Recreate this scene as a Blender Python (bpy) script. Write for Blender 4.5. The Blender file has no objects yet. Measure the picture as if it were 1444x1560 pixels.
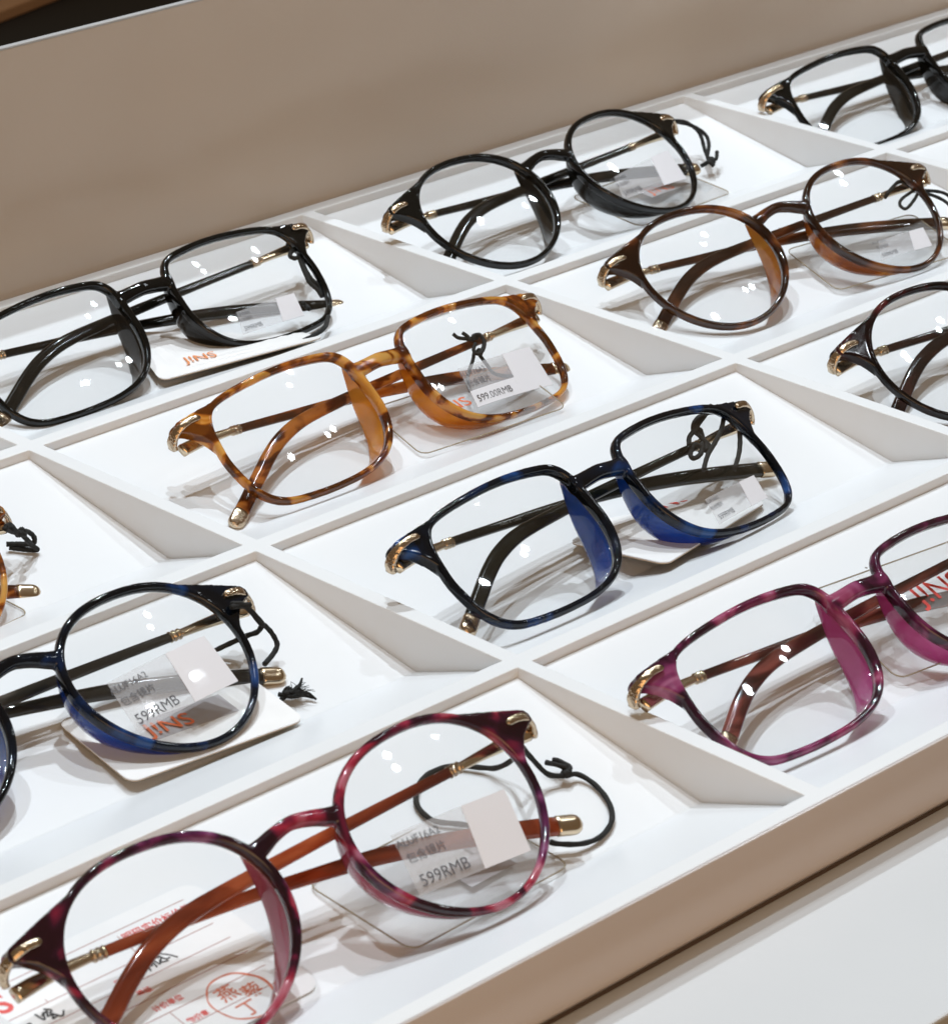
import bpy, bmesh, math, random
from math import sin, cos, pi, sqrt, radians
from mathutils import Vector, Matrix

# ---------------------------------------------------------------- scene, camera, light
# Everything below is written in tray units (1 unit = 1.133 mm) and scaled to metres by U.
U = 0.001133
SC = bpy.context.scene
COL = SC.collection
random.seed(7)

cam_d = bpy.data.cameras.new("camera")
cam = bpy.data.objects.new("camera", cam_d)
COL.objects.link(cam)
CAM_R = [[0.7131221, -0.7010153, -0.0058584], [-0.2885097, -0.2858557, -0.91381], [0.6389201, 0.6533483, -0.4060998]]
CAM_C = [-457.313, -707.254, 321.245]
M = Matrix([list(CAM_R[0]), [-x for x in CAM_R[1]], [-x for x in CAM_R[2]]]).transposed()
cam.matrix_world = Matrix.Translation(Vector(CAM_C) * U) @ M.to_4x4()
cam_d.sensor_fit = 'HORIZONTAL'
cam_d.sensor_width = 36.0
cam_d.lens = 36.0 * 5155.86 / 1444.0
cam_d.clip_start = 0.02
cam_d.clip_end = 60.0
cam_d.dof.use_dof = True
cam_d.dof.focus_distance = 0.92
cam_d.dof.aperture_fstop = 60.0
SC.camera = cam

w = bpy.data.worlds.new("World")
SC.world = w
w.use_nodes = True
bg = w.node_tree.nodes["Background"]
bg.inputs[0].default_value = (1.0, 0.73, 0.48, 1)     # warm shop interior all round
bg.inputs[1].default_value = 0.17

SC.view_settings.view_transform = 'Standard'
SC.view_settings.look = 'None'
SC.view_settings.exposure = 0.0
SC.view_settings.gamma = 1.0
SC.render.engine = 'CYCLES'
SC.cycles.max_bounces = 14
SC.cycles.transparent_max_bounces = 32
SC.cycles.transmission_bounces = 10
SC.cycles.glossy_bounces = 6
SC.cycles.diffuse_bounces = 5
SC.cycles.sample_clamp_indirect = 4.0
SC.cycles.blur_glossy = 0.2
SC.cycles.use_denoising = True
try:
    SC.cycles.denoiser = 'OPENIMAGEDENOISE'
except Exception:
    pass

AIM = Vector((60, -180, 0)) * U

def area_lamp(name, loc, size, power, col):
    d = bpy.data.lights.new(name, 'AREA')
    d.shape = 'SQUARE'; d.size = size; d.energy = power; d.color = col
    o = bpy.data.objects.new(name, d); COL.objects.link(o)
    o.location = loc
    o.rotation_euler = (AIM - Vector(loc)).to_track_quat('-Z', 'Y').to_euler()
    return o

def spot_lamp(name, loc, power, col, radius=0.026):
    d = bpy.data.lights.new(name, 'SPOT')
    d.energy = power; d.color = col; d.spot_size = radians(60); d.spot_blend = 0.5
    d.shadow_soft_size = radius
    o = bpy.data.objects.new(name, d); COL.objects.link(o)
    o.location = loc
    o.rotation_euler = (AIM - Vector(loc)).to_track_quat('-Z', 'Y').to_euler()
    return o

SPOTS = [((0.45, 0.30, 1.55), 52), ((-0.25, 0.08, 1.60), 30), ((0.90, 0.10, 1.45), 15), ((0.20, -0.12, 1.80), 38),
         ((1.08, -0.60, 1.22), 1.8), ((1.32, -0.10, 1.02), 2.0), ((0.78, -0.74, 1.30), 1.5), ((1.12, -0.28, 1.40), 1.5)]
for loc, pw in SPOTS:
    spot_lamp("ceiling_spot_lamp", loc, pw, (0.84, 0.93, 1.0), 0.017)
area_lamp("added_warm_fill", (-0.95, -1.5, 0.55), 1.0, 8.0, (1.0, 0.62, 0.32))  # unseen warm fill, added to light the faces turned to the front

# ---------------------------------------------------------------- materials
def mat(name):
    m = bpy.data.materials.new(name); m.use_nodes = True
    nt = m.node_tree
    for n in list(nt.nodes): nt.nodes.remove(n)
    out = nt.nodes.new('ShaderNodeOutputMaterial')
    return m, nt, out

def node(nt, typ, **kw):
    n = nt.nodes.new(typ)
    for k, v in kw.items():
        if k.startswith('i_'):
            n.inputs[k[2:].replace('_', ' ')].default_value = v
        else:
            setattr(n, k, v)
    return n

def pbsdf(nt, col, rough, metal=0.0, coat=0.0, ior=1.5, spec=0.5):
    p = nt.nodes.new('ShaderNodeBsdfPrincipled')
    p.inputs['Base Color'].default_value = (*col, 1)
    p.inputs['Roughness'].default_value = rough
    p.inputs['Metallic'].default_value = metal
    p.inputs['IOR'].default_value = ior
    p.inputs['Coat Weight'].default_value = coat
    p.inputs['Coat Roughness'].default_value = 0.03
    p.inputs['Specular IOR Level'].default_value = spec
    return p

def ramp(nt, stops, interp='LINEAR'):
    r = nt.nodes.new('ShaderNodeValToRGB')
    cr = r.color_ramp; cr.interpolation = interp
    while len(cr.elements) < len(stops): cr.elements.new(0.5)
    for e, (p, c) in zip(cr.elements, stops):
        e.position = p; e.color = (*c, 1)
    return r

def texco(nt):
    return nt.nodes.new('ShaderNodeTexCoord').outputs['Object']

def noise(nt, co, scale, detail=3.0, rough=0.5, dist=0.0):
    n = nt.nodes.new('ShaderNodeTexNoise')
    n.inputs['Scale'].default_value = scale
    n.inputs['Detail'].default_value = detail
    n.inputs['Roughness'].default_value = rough
    n.inputs['Distortion'].default_value = dist
    nt.links.new(co, n.inputs['Vector'])
    return n

def bump(nt, height, strength, dist, target):
    b = nt.nodes.new('ShaderNodeBump')
    b.inputs['Strength'].default_value = strength
    b.inputs['Distance'].default_value = dist
    nt.links.new(height, b.inputs['Height'])
    nt.links.new(b.outputs['Normal'], target.inputs['Normal'])

def laminate(name, base, rough, wear=0.04, specks=True, cloud=14.0):
    """Lacquered board: faint cloudiness, dust specks, a touch of orange peel."""
    m, nt, out = mat(name)
    p = pbsdf(nt, base, rough)
    co = texco(nt)
    cl = noise(nt, co, cloud, 4.0)
    r1 = ramp(nt, [(0.3, tuple(c * (1 - wear) for c in base)), (0.7, base)])
    nt.links.new(cl.outputs['Fac'], r1.inputs['Fac'])
    colour = r1.outputs['Color']
    if specks:
        v = node(nt, 'ShaderNodeTexVoronoi'); v.inputs['Scale'].default_value = 55.0
        nt.links.new(co, v.inputs['Vector'])
        lt = node(nt, 'ShaderNodeMath', operation='LESS_THAN'); lt.inputs[1].default_value = 0.022
        nt.links.new(v.outputs['Distance'], lt.inputs[0])
        sep = node(nt, 'ShaderNodeSeparateColor'); nt.links.new(v.outputs['Color'], sep.inputs[0])
        gt = node(nt, 'ShaderNodeMath', operation='GREATER_THAN'); gt.inputs[1].default_value = 0.58
        nt.links.new(sep.outputs[0], gt.inputs[0])
        mu = node(nt, 'ShaderNodeMath', operation='MULTIPLY')
        nt.links.new(lt.outputs[0], mu.inputs[0]); nt.links.new(gt.outputs[0], mu.inputs[1])
        mx = node(nt, 'ShaderNodeMix', data_type='RGBA')
        nt.links.new(mu.outputs[0], mx.inputs[0])
        nt.links.new(colour, mx.inputs[6]); mx.inputs[7].default_value = (0.22, 0.20, 0.18, 1)
        colour = mx.outputs[2]
    nt.links.new(colour, p.inputs['Base Color'])
    fine = noise(nt, co, 420.0, 2.0)
    bump(nt, fine.outputs['Fac'], 0.05, 0.0004, p)
    nt.links.new(p.outputs[0], out.inputs[0])
    return m

M_WHITE = laminate("white_lacquer", (0.78, 0.80, 0.815), 0.34)
M_FLOOR = laminate("white_liner", (0.79, 0.81, 0.83), 0.30, 0.03)
M_WARMCAST = laminate("warm_cast_lacquer", (0.54, 0.455, 0.37), 0.26, 0.12, False, 5.0)  # warm light reflected from the surroundings is put into the base colour
M_BAND = laminate("grey_edge_band", (0.42, 0.42, 0.42), 0.4, 0.1, False)
M_SHELF = laminate("white_counter", (0.62, 0.64, 0.655), 0.32)
M_FRONT = laminate("warm_cast_front_lacquer", (0.55, 0.505, 0.485), 0.28, 0.04, False)  # white lacquer tinted with the same warm reflected cast
M_DARK = laminate("dark_void", (0.010, 0.009, 0.007), 0.8, 0.1, False)
M_BROWN = laminate("brown_floor", (0.09, 0.055, 0.035), 0.5, 0.3, False)
M_OAK = laminate("oak_rail", (0.62, 0.36, 0.19), 0.5, 0.2, False)

def schlick(nt, f0=0.04):
    lw = nt.nodes.new('ShaderNodeLayerWeight'); lw.inputs[0].default_value = 0.5
    pw = nt.nodes.new('ShaderNodeMath'); pw.operation = 'POWER'; pw.inputs[1].default_value = 5.0
    nt.links.new(lw.outputs['Facing'], pw.inputs[0])
    ma = nt.nodes.new('ShaderNodeMath'); ma.operation = 'MULTIPLY_ADD'; ma.inputs[1].default_value = 1 - f0; ma.inputs[2].default_value = f0
    nt.links.new(pw.outputs[0], ma.inputs[0])
    return ma

def acetate(name, stops, scale=1.0, trans=0.0, tint=(1, .6, .3), rough=0.07, stretch=(1, 1, 1), seed=0.0, alt=None, share=(0.47, 0.58)):
    """Polished mottled acetate; `trans` = share of light that goes straight through, tinted."""
    m, nt, out = mat(name)
    co = texco(nt)
    mp = node(nt, 'ShaderNodeMapping'); mp.inputs['Scale'].default_value = stretch
    mp.inputs['Location'].default_value = (seed, seed * .7, seed * .3)
    nt.links.new(co, mp.inputs['Vector'])
    n1 = noise(nt, mp.outputs[0], 72.0 * scale, 2.5, 0.5, 0.8)
    r = ramp(nt, stops)
    nt.links.new(n1.outputs['Fac'], r.inputs['Fac'])
    p = pbsdf(nt, (1, 1, 1), rough, 0, 0.0, 1.5, 0.4)
    col_out = r.outputs['Color']
    if alt:      # a second tint that takes over in long stretches of the sheet
        r2 = ramp(nt, alt); nt.links.new(n1.outputs['Fac'], r2.inputs['Fac'])
        n2 = noise(nt, mp.outputs[0], 24.0 * scale, 1.0)
        rm = ramp(nt, [(share[0], (0, 0, 0)), (share[1], (1, 1, 1))]); nt.links.new(n2.outputs['Fac'], rm.inputs['Fac'])
        mxa = node(nt, 'ShaderNodeMix', data_type='RGBA')
        nt.links.new(rm.outputs['Color'], mxa.inputs[0]); nt.links.new(col_out, mxa.inputs[6]); nt.links.new(r2.outputs['Color'], mxa.inputs[7])
        col_out = mxa.outputs[2]
    nt.links.new(col_out, p.inputs['Base Color'])
    surf = p.outputs[0]
    if trans > 0:
        tr = node(nt, 'ShaderNodeBsdfTransparent'); 
        mxc = node(nt, 'ShaderNodeMix', data_type='RGBA'); mxc.inputs[0].default_value = 0.5
        nt.links.new(col_out, mxc.inputs[6]); mxc.inputs[7].default_value = (*tint, 1)
        nt.links.new(mxc.outputs[2], tr.inputs[0])
        tl = node(nt, 'ShaderNodeBsdfTranslucent'); nt.links.new(mxc.outputs[2], tl.inputs[0])
        a = node(nt, 'ShaderNodeMixShader'); a.inputs[0].default_value = 0.25
        nt.links.new(p.outputs[0], a.inputs[1]); nt.links.new(tl.outputs[0], a.inputs[2])
        b = node(nt, 'ShaderNodeMixShader')
        b.inputs[0].default_value = trans
        nt.links.new(a.outputs[0], b.inputs[1]); nt.links.new(tr.outputs[0], b.inputs[2])
        # the polish stays on top of the clear share
        gl = node(nt, 'ShaderNodeBsdfGlossy'); gl.inputs['Roughness'].default_value = 0.05
        fr = schlick(nt, 0.035)
        c = node(nt, 'ShaderNodeMixShader')
        nt.links.new(fr.outputs[0], c.inputs[0]); nt.links.new(b.outputs[0], c.inputs[1]); nt.links.new(gl.outputs[0], c.inputs[2])
        surf = c.outputs[0]
    nt.links.new(surf, out.inputs[0])
    return m

def metal(name, col, rough, engraved=False):
    m, nt, out = mat(name)
    p = pbsdf(nt, col, rough, 1.0)
    co = texco(nt)
    n = noise(nt, co, 1300.0 if engraved else 300.0, 2.0)
    bump(nt, n.outputs['Fac'], 0.45 if engraved else 0.06, 0.0006 if engraved else 0.0002, p)
    nt.links.new(p.outputs[0], out.inputs[0])
    return m

M_GOLD = metal("champagne_gold", (0.68, 0.55, 0.39), 0.17)
M_GOLDE = metal("engraved_gold", (0.58, 0.46, 0.33), 0.16, True)

def lens_mat():
    m, nt, out = mat("coated_lens")
    tr = node(nt, 'ShaderNodeBsdfTransparent'); tr.inputs[0].default_value = (0.988, 0.991, 0.992, 1)
    gl = node(nt, 'ShaderNodeBsdfGlossy'); gl.inputs['Roughness'].default_value = 0.03
    fr = schlick(nt, 0.035)
    mx = node(nt, 'ShaderNodeMixShader')
    nt.links.new(fr.outputs[0], mx.inputs[0]); nt.links.new(tr.outputs[0], mx.inputs[1]); nt.links.new(gl.outputs[0], mx.inputs[2])
    nt.links.new(mx.outputs[0], out.inputs[0])
    return m
M_LENS = lens_mat()

def sheet(name, col, opacity, rough=0.4, spec=True):
    m, nt, out = mat(name)
    p = pbsdf(nt, col, rough)
    tr = node(nt, 'ShaderNodeBsdfTransparent')
    mx = node(nt, 'ShaderNodeMixShader'); mx.inputs[0].default_value = opacity
    nt.links.new(tr.outputs[0], mx.inputs[1]); nt.links.new(p.outputs[0], mx.inputs[2])
    surf = mx.outputs[0]
    if spec:
        gl = node(nt, 'ShaderNodeBsdfGlossy'); gl.inputs['Roughness'].default_value = 0.06
        fr = schlick(nt, 0.035)
        m2 = node(nt, 'ShaderNodeMixShader')
        nt.links.new(fr.outputs[0], m2.inputs[0]); nt.links.new(surf, m2.inputs[1]); nt.links.new(gl.outputs[0], m2.inputs[2])
        surf = m2.outputs[0]
    nt.links.new(surf, out.inputs[0])
    return m

M_FILM = sheet("label_film", (0.74, 0.76, 0.80), 0.22)
M_PATCH = sheet("label_patch", (0.80, 0.80, 0.84), 0.92)
M_CLEAR = sheet("clear_plastic", (0.80, 0.80, 0.80), 0.10)
M_CLEAR_EDGE = sheet("clear_plastic_edge", (0.36, 0.29, 0.18), 0.75)
M_GREYP = sheet("grey_print", (0.62, 0.60, 0.62), 0.75)

def plain(name, col, rough=0.5, wear=0.05):
    m, nt, out = mat(name)
    p = pbsdf(nt, col, rough)
    n = noise(nt, texco(nt), 160.0, 3.0)
    r = ramp(nt, [(0.3, tuple(c * (1 - wear) for c in col)), (0.7, col)])
    nt.links.new(n.outputs['Fac'], r.inputs['Fac']); nt.links.new(r.outputs['Color'], p.inputs['Base Color'])
    nt.links.new(p.outputs[0], out.inputs[0])
    return m

M_CARD = plain("white_card", (0.85, 0.845, 0.84), 0.45)
M_CARDBACK = plain("brown_shadow_edge", (0.42, 0.31, 0.20), 0.7)  # brown under the card edges stands for the shadow beneath them
M_PAPER = plain("tag_paper", (0.86, 0.87, 0.88), 0.55, 0.03)
M_ORANGE = plain("orange_ink", (0.80, 0.16, 0.04), 0.5)
M_PALEORANGE = plain("pale_orange_ink", (0.80, 0.30, 0.12), 0.5)
M_REDINK = plain("red_ink", (0.72, 0.045, 0.03), 0.5)
M_SEAL = plain("seal_ink", (0.78, 0.20, 0.10), 0.6, 0.3)
M_LINE = plain("line_ink", (0.38, 0.12, 0.10), 0.6)
M_BLACK = plain("black_ink", (0.02, 0.02, 0.022), 0.5)
M_FAINT = plain("faint_print", (0.16, 0.16, 0.15), 0.5)
M_GREYINK = plain("grey_ink", (0.10, 0.10, 0.11), 0.5)

def cord_mat():
    m, nt, out = mat("black_cord")
    p = pbsdf(nt, (0.006, 0.006, 0.005), 0.8)
    n = noise(nt, texco(nt), 1500.0, 2.0)
    bump(nt, n.outputs['Fac'], 0.8, 0.0003, p)
    nt.links.new(p.outputs[0], out.inputs[0])
    return m
M_CORD = cord_mat()

K = (0.003, 0.003, 0.003)
PAL = {}
def palette(key, front, pad, temple): PAL[key] = (front, pad, temple)
_black = acetate("black_acetate", [(0.35, K), (0.75, (0.006, 0.006, 0.005))], rough=0.05)
_blackpad = acetate("black_pad", [(0.35, (0.004, 0.004, 0.003)), (0.75, (0.008, 0.007, 0.006))], rough=0.08)
_blacktemple = acetate("black_temple", [(0.35, (0.004, 0.004, 0.003)), (0.62, (0.006, 0.006, 0.005)), (0.75, (0.03, 0.02, 0.012))], rough=0.07)
palette('black', _black, _blackpad, _blacktemple)
palette('amber',
    acetate("amber_tortoise", [(0.455, (0.022, 0.006, 0.003)), (0.50, (0.13, 0.028, 0.006)), (0.535, (0.48, 0.16, 0.018)), (0.60, (0.74, 0.40, 0.08))], 1.75, 0.36, (1.0, 0.55, 0.16), stretch=(0.8, 1.2, 1.2), seed=0.21, alt=[(0.44, (0.035, 0.009, 0.003)), (0.485, (0.22, 0.055, 0.008)), (0.52, (0.60, 0.25, 0.035)), (0.58, (0.80, 0.50, 0.14))], share=(0.44, 0.54)),
    acetate("amber_pad", [(0.38, (0.50, 0.16, 0.015)), (0.60, (0.82, 0.43, 0.055))], 0.6, 0.40, (1.0, 0.52, 0.10)),
    acetate("amber_temple", [(0.44, (0.020, 0.006, 0.003)), (0.50, (0.15, 0.035, 0.008)), (0.56, (0.50, 0.18, 0.035))], 1.3, 0.22, (1.0, 0.5, 0.16), stretch=(0.8, 1.5, 1.5), seed=.4))
palette('blue',
    acetate("ink_blue_acetate", [(0.42, (0.002, 0.003, 0.005)), (0.53, (0.003, 0.006, 0.013)), (0.59, (0.005, 0.018, 0.065)), (0.68, (0.012, 0.055, 0.19))], 0.9, 0.0, rough=0.06, seed=.1),
    acetate("blue_pad", [(0.38, (0.004, 0.026, 0.13)), (0.62, (0.010, 0.085, 0.36))], 0.5, 0.22, (0.08, 0.28, 0.95)),
    acetate("smoke_temple", [(0.38, (0.010, 0.010, 0.009)), (0.58, (0.030, 0.027, 0.022)), (0.72, (0.16, 0.14, 0.12))], 0.7, 0.10, (0.5, 0.48, 0.45), stretch=(.6, 1.6, 1.6)))
palette('blue_square', PAL['blue'][0], PAL['blue'][1], acetate("green_black_temple", [(0.35, (0.004, 0.005, 0.004)), (0.7, (0.009, 0.010, 0.007))], rough=0.10))
palette('burgundy',
    acetate("burgundy_tortoise", [(0.45, (0.005, 0.002, 0.006)), (0.50, (0.024, 0.005, 0.018)), (0.54, (0.17, 0.012, 0.040)), (0.585, (0.40, 0.026, 0.060)), (0.66, (0.54, 0.18, 0.24))], 1.25, 0.06, (0.9, 0.25, 0.35), seed=.63, alt=[(0.46, (0.005, 0.002, 0.009)), (0.52, (0.035, 0.008, 0.045)), (0.59, (0.17, 0.035, 0.13)), (0.68, (0.42, 0.19, 0.36))], share=(0.53, 0.62)),
    acetate("rose_pad", [(0.38, (0.26, 0.045, 0.085)), (0.62, (0.42, 0.085, 0.16))], 0.5, 0.20, (0.9, 0.35, 0.5)),
    acetate("rust_temple", [(0.36, (0.10, 0.014, 0.006)), (0.52, (0.30, 0.055, 0.018)), (0.66, (0.46, 0.12, 0.045))], 0.8, 0.10, (1.0, 0.35, 0.16), stretch=(.5, 1.8, 1.8)))
palette('magenta',
    acetate("magenta_tortoise", [(0.45, (0.005, 0.002, 0.005)), (0.51, (0.026, 0.005, 0.018)), (0.56, (0.12, 0.012, 0.052)), (0.62, (0.30, 0.035, 0.115)), (0.72, (0.46, 0.14, 0.25))], 1.2, 0.08, (0.9, 0.3, 0.5), seed=.3, alt=[(0.44, (0.008, 0.002, 0.009)), (0.51, (0.06, 0.008, 0.036)), (0.60, (0.26, 0.040, 0.14)), (0.70, (0.46, 0.16, 0.30))]),
    acetate("magenta_pad", [(0.38, (0.34, 0.035, 0.17)), (0.62, (0.55, 0.085, 0.32))], 0.5, 0.20, (0.95, 0.35, 0.65)),
    acetate("plum_brown_temple", [(0.42, (0.016, 0.004, 0.005)), (0.52, (0.08, 0.017, 0.016)), (0.62, (0.27, 0.075, 0.06))], 1.1, 0.06, (0.9, 0.4, 0.3), stretch=(.5, 1.8, 1.8)))
palette('tortoise',
    acetate("dark_tortoise", [(0.44, (0.005, 0.003, 0.002)), (0.54, (0.012, 0.005, 0.003)), (0.60, (0.11, 0.030, 0.009)), (0.68, (0.32, 0.13, 0.035))], 1.0, 0.06, (1.0, 0.5, 0.2), seed=.5),
    acetate("honey_pad", [(0.40, (0.22, 0.055, 0.012)), (0.52, (0.42, 0.14, 0.02)), (0.64, (0.60, 0.30, 0.05))], 0.8, 0.22, (1.0, 0.5, 0.14)),
    acetate("dark_tortoise_temple", [(0.42, (0.007, 0.004, 0.003)), (0.54, (0.025, 0.010, 0.005)), (0.66, (0.15, 0.052, 0.02))], 0.9, 0.06, (1.0, 0.5, 0.25), stretch=(.6, 1.6, 1.6)))
palette('oxblood',
    acetate("oxblood_acetate", [(0.44, (0.004, 0.002, 0.002)), (0.56, (0.012, 0.003, 0.003)), (0.70, (0.10, 0.014, 0.016))], 1.0, 0.0, seed=.8),
    acetate("oxblood_pad", [(0.38, (0.10, 0.02, 0.02)), (0.62, (0.20, 0.05, 0.04))], 0.5, 0.14, (.9, .3, .25)),
    acetate("oxblood_temple", [(0.40, (0.012, 0.007, 0.006)), (0.7, (0.05, 0.018, 0.014))], 0.9, 0.0, stretch=(.6, 1.6, 1.6)))

# ---------------------------------------------------------------- mesh helpers
def smooth(me, on=True):
    me.polygons.foreach_set('use_smooth', [on] * len(me.polygons))
    me.update()

def mesh(name, verts, faces, sm=False, mats=()):
    me = bpy.data.meshes.new(name)
    me.from_pydata([tuple(c * U for c in v) for v in verts], [], faces)
    for m in mats: me.materials.append(m)
    bm = bmesh.new(); bm.from_mesh(me)
    bmesh.ops.recalc_face_normals(bm, faces=bm.faces)
    bm.to_mesh(me); bm.free()
    if sm: smooth(me)
    return me

def link(name, me, parent=None, material=None, loc=None):
    o = bpy.data.objects.new(name, me); COL.objects.link(o)
    if material is not None and me is not None:
        if not me.materials: me.materials.append(material)
        o.material_slots[0].link = 'OBJECT'
        o.material_slots[0].material = material
    if parent is not None: o.parent = parent
    if loc is not None: o.location = loc
    return o

def tag(o, label=None, cat=None, group=None, kind=None):
    for k, v in (('label', label), ('category', cat), ('group', group), ('kind', kind)):
        if v: o[k] = v
    return o

def empty(name, loc=(0, 0, 0)):
    o = bpy.data.objects.new(name, None); COL.objects.link(o)
    o.empty_display_size = 0.01
    o.location = loc
    return o

def box_geo(x0, x1, y0, y1, z0, z1):
    v = [(x0, y0, z0), (x1, y0, z0), (x1, y1, z0), (x0, y1, z0), (x0, y0, z1), (x1, y0, z1), (x1, y1, z1), (x0, y1, z1)]
    f = [(0, 3, 2, 1), (4, 5, 6, 7), (0, 1, 5, 4), (1, 2, 6, 5), (2, 3, 7, 6), (3, 0, 4, 7)]
    return v, f

def bevelled(me, width, seg=2, ang=0.6):
    bm = bmesh.new(); bm.from_mesh(me)
    es = [e for e in bm.edges if len(e.link_faces) == 2 and e.calc_face_angle(0) > ang]
    bmesh.ops.bevel(bm, geom=es, offset=width * U, segments=seg, profile=0.5, affect='EDGES')
    bm.to_mesh(me); bm.free()
    return me

def catmull(pts, n=8, closed=False):
    P = [Vector(p) for p in pts]; out = []
    N = len(P)
    rng = range(N) if closed else range(N - 1)
    for i in rng:
        if closed:
            a, b, c, d = P[i - 1], P[i], P[(i + 1) % N], P[(i + 2) % N]
        else:
            b, c = P[i], P[i + 1]
            a = P[i - 1] if i > 0 else b * 2 - c
            d = P[i + 2] if i + 2 < N else c * 2 - b
        for k in range(n):
            t = k / n
            out.append(0.5 * ((2 * b) + (c - a) * t + (2 * a - 5 * b + 4 * c - d) * t * t + (3 * b - a - 3 * c + d) * t ** 3))
    if not closed: out.append(P[-1])
    return out

def lerp_tab(tab, t):
    """tab: [(t, a, b, ...)] -> interpolated tuple"""
    for (t0, *a), (t1, *b) in zip(tab, tab[1:]):
        if t <= t1:
            k = 0 if t1 == t0 else max(0, (t - t0) / (t1 - t0))
            return [x + (y - x) * k for x, y in zip(a, b)]
    return list(tab[-1][1:])

def sweep(path, up, radii, seg=10, power=2.0, caps=True):
    """Tube along path; section semi-axes radii(t)->(r_up, r_side); superellipse power; up = reference up vector."""
    n = len(path); V = []; F = []
    L = [0.0]
    for a, b in zip(path, path[1:]): L.append(L[-1] + (b - a).length)
    for i, p in enumerate(path):
        tg = (path[min(i + 1, n - 1)] - path[max(i - 1, 0)]).normalized()
        uv = up if isinstance(up, Vector) else up(i)
        side = tg.cross(uv).normalized(); u2 = side.cross(tg).normalized()
        ru, rs = radii(L[i] / L[-1])
        for k in range(seg):
            a = 2 * pi * k / seg
            c, s = cos(a), sin(a)
            cu = math.copysign(abs(c) ** (2 / power), c); su = math.copysign(abs(s) ** (2 / power), s)
            V.append(tuple(p + u2 * (ru * cu) + side * (rs * su)))
    for i in range(n - 1):
        for k in range(seg):
            F.append((i * seg + k, i * seg + (k + 1) % seg, (i + 1) * seg + (k + 1) % seg, (i + 1) * seg + k))
    if caps:
        F.append(tuple(range(seg))[::-1]); F.append(tuple((n - 1) * seg + k for k in range(seg)))
    return V, F

def join(parts):
    V = []; F = []
    for v, f in parts:
        o = len(V); V += list(v); F += [tuple(i + o for i in q) for q in f]
    return V, F

_font_cache = {}
def text_mesh(body, size, align='LEFT', offset=0.0, shear=0.0, thick=0.0):
    key = (body, size, align, offset)
    if key in _font_cache: return _font_cache[key]
    cu = bpy.data.curves.new("lettering", 'FONT')
    cu.body = body; cu.size = size * U; cu.align_x = align; cu.align_y = 'BOTTOM_BASELINE'
    cu.offset = offset * U; cu.resolution_u = 3
    o = bpy.data.objects.new("lettering_source", cu); COL.objects.link(o)
    dg = bpy.context.evaluated_depsgraph_get()
    me = bpy.data.meshes.new_from_object(o.evaluated_get(dg))
    me.name = "lettering"
    bpy.data.objects.remove(o); bpy.data.curves.remove(cu)
    _font_cache[key] = me
    return me

# ---------------------------------------------------------------- the display tray and what stands round it
PX, PY, WX, WY = 165.0, 84.14, 4.456, 4.65

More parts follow.
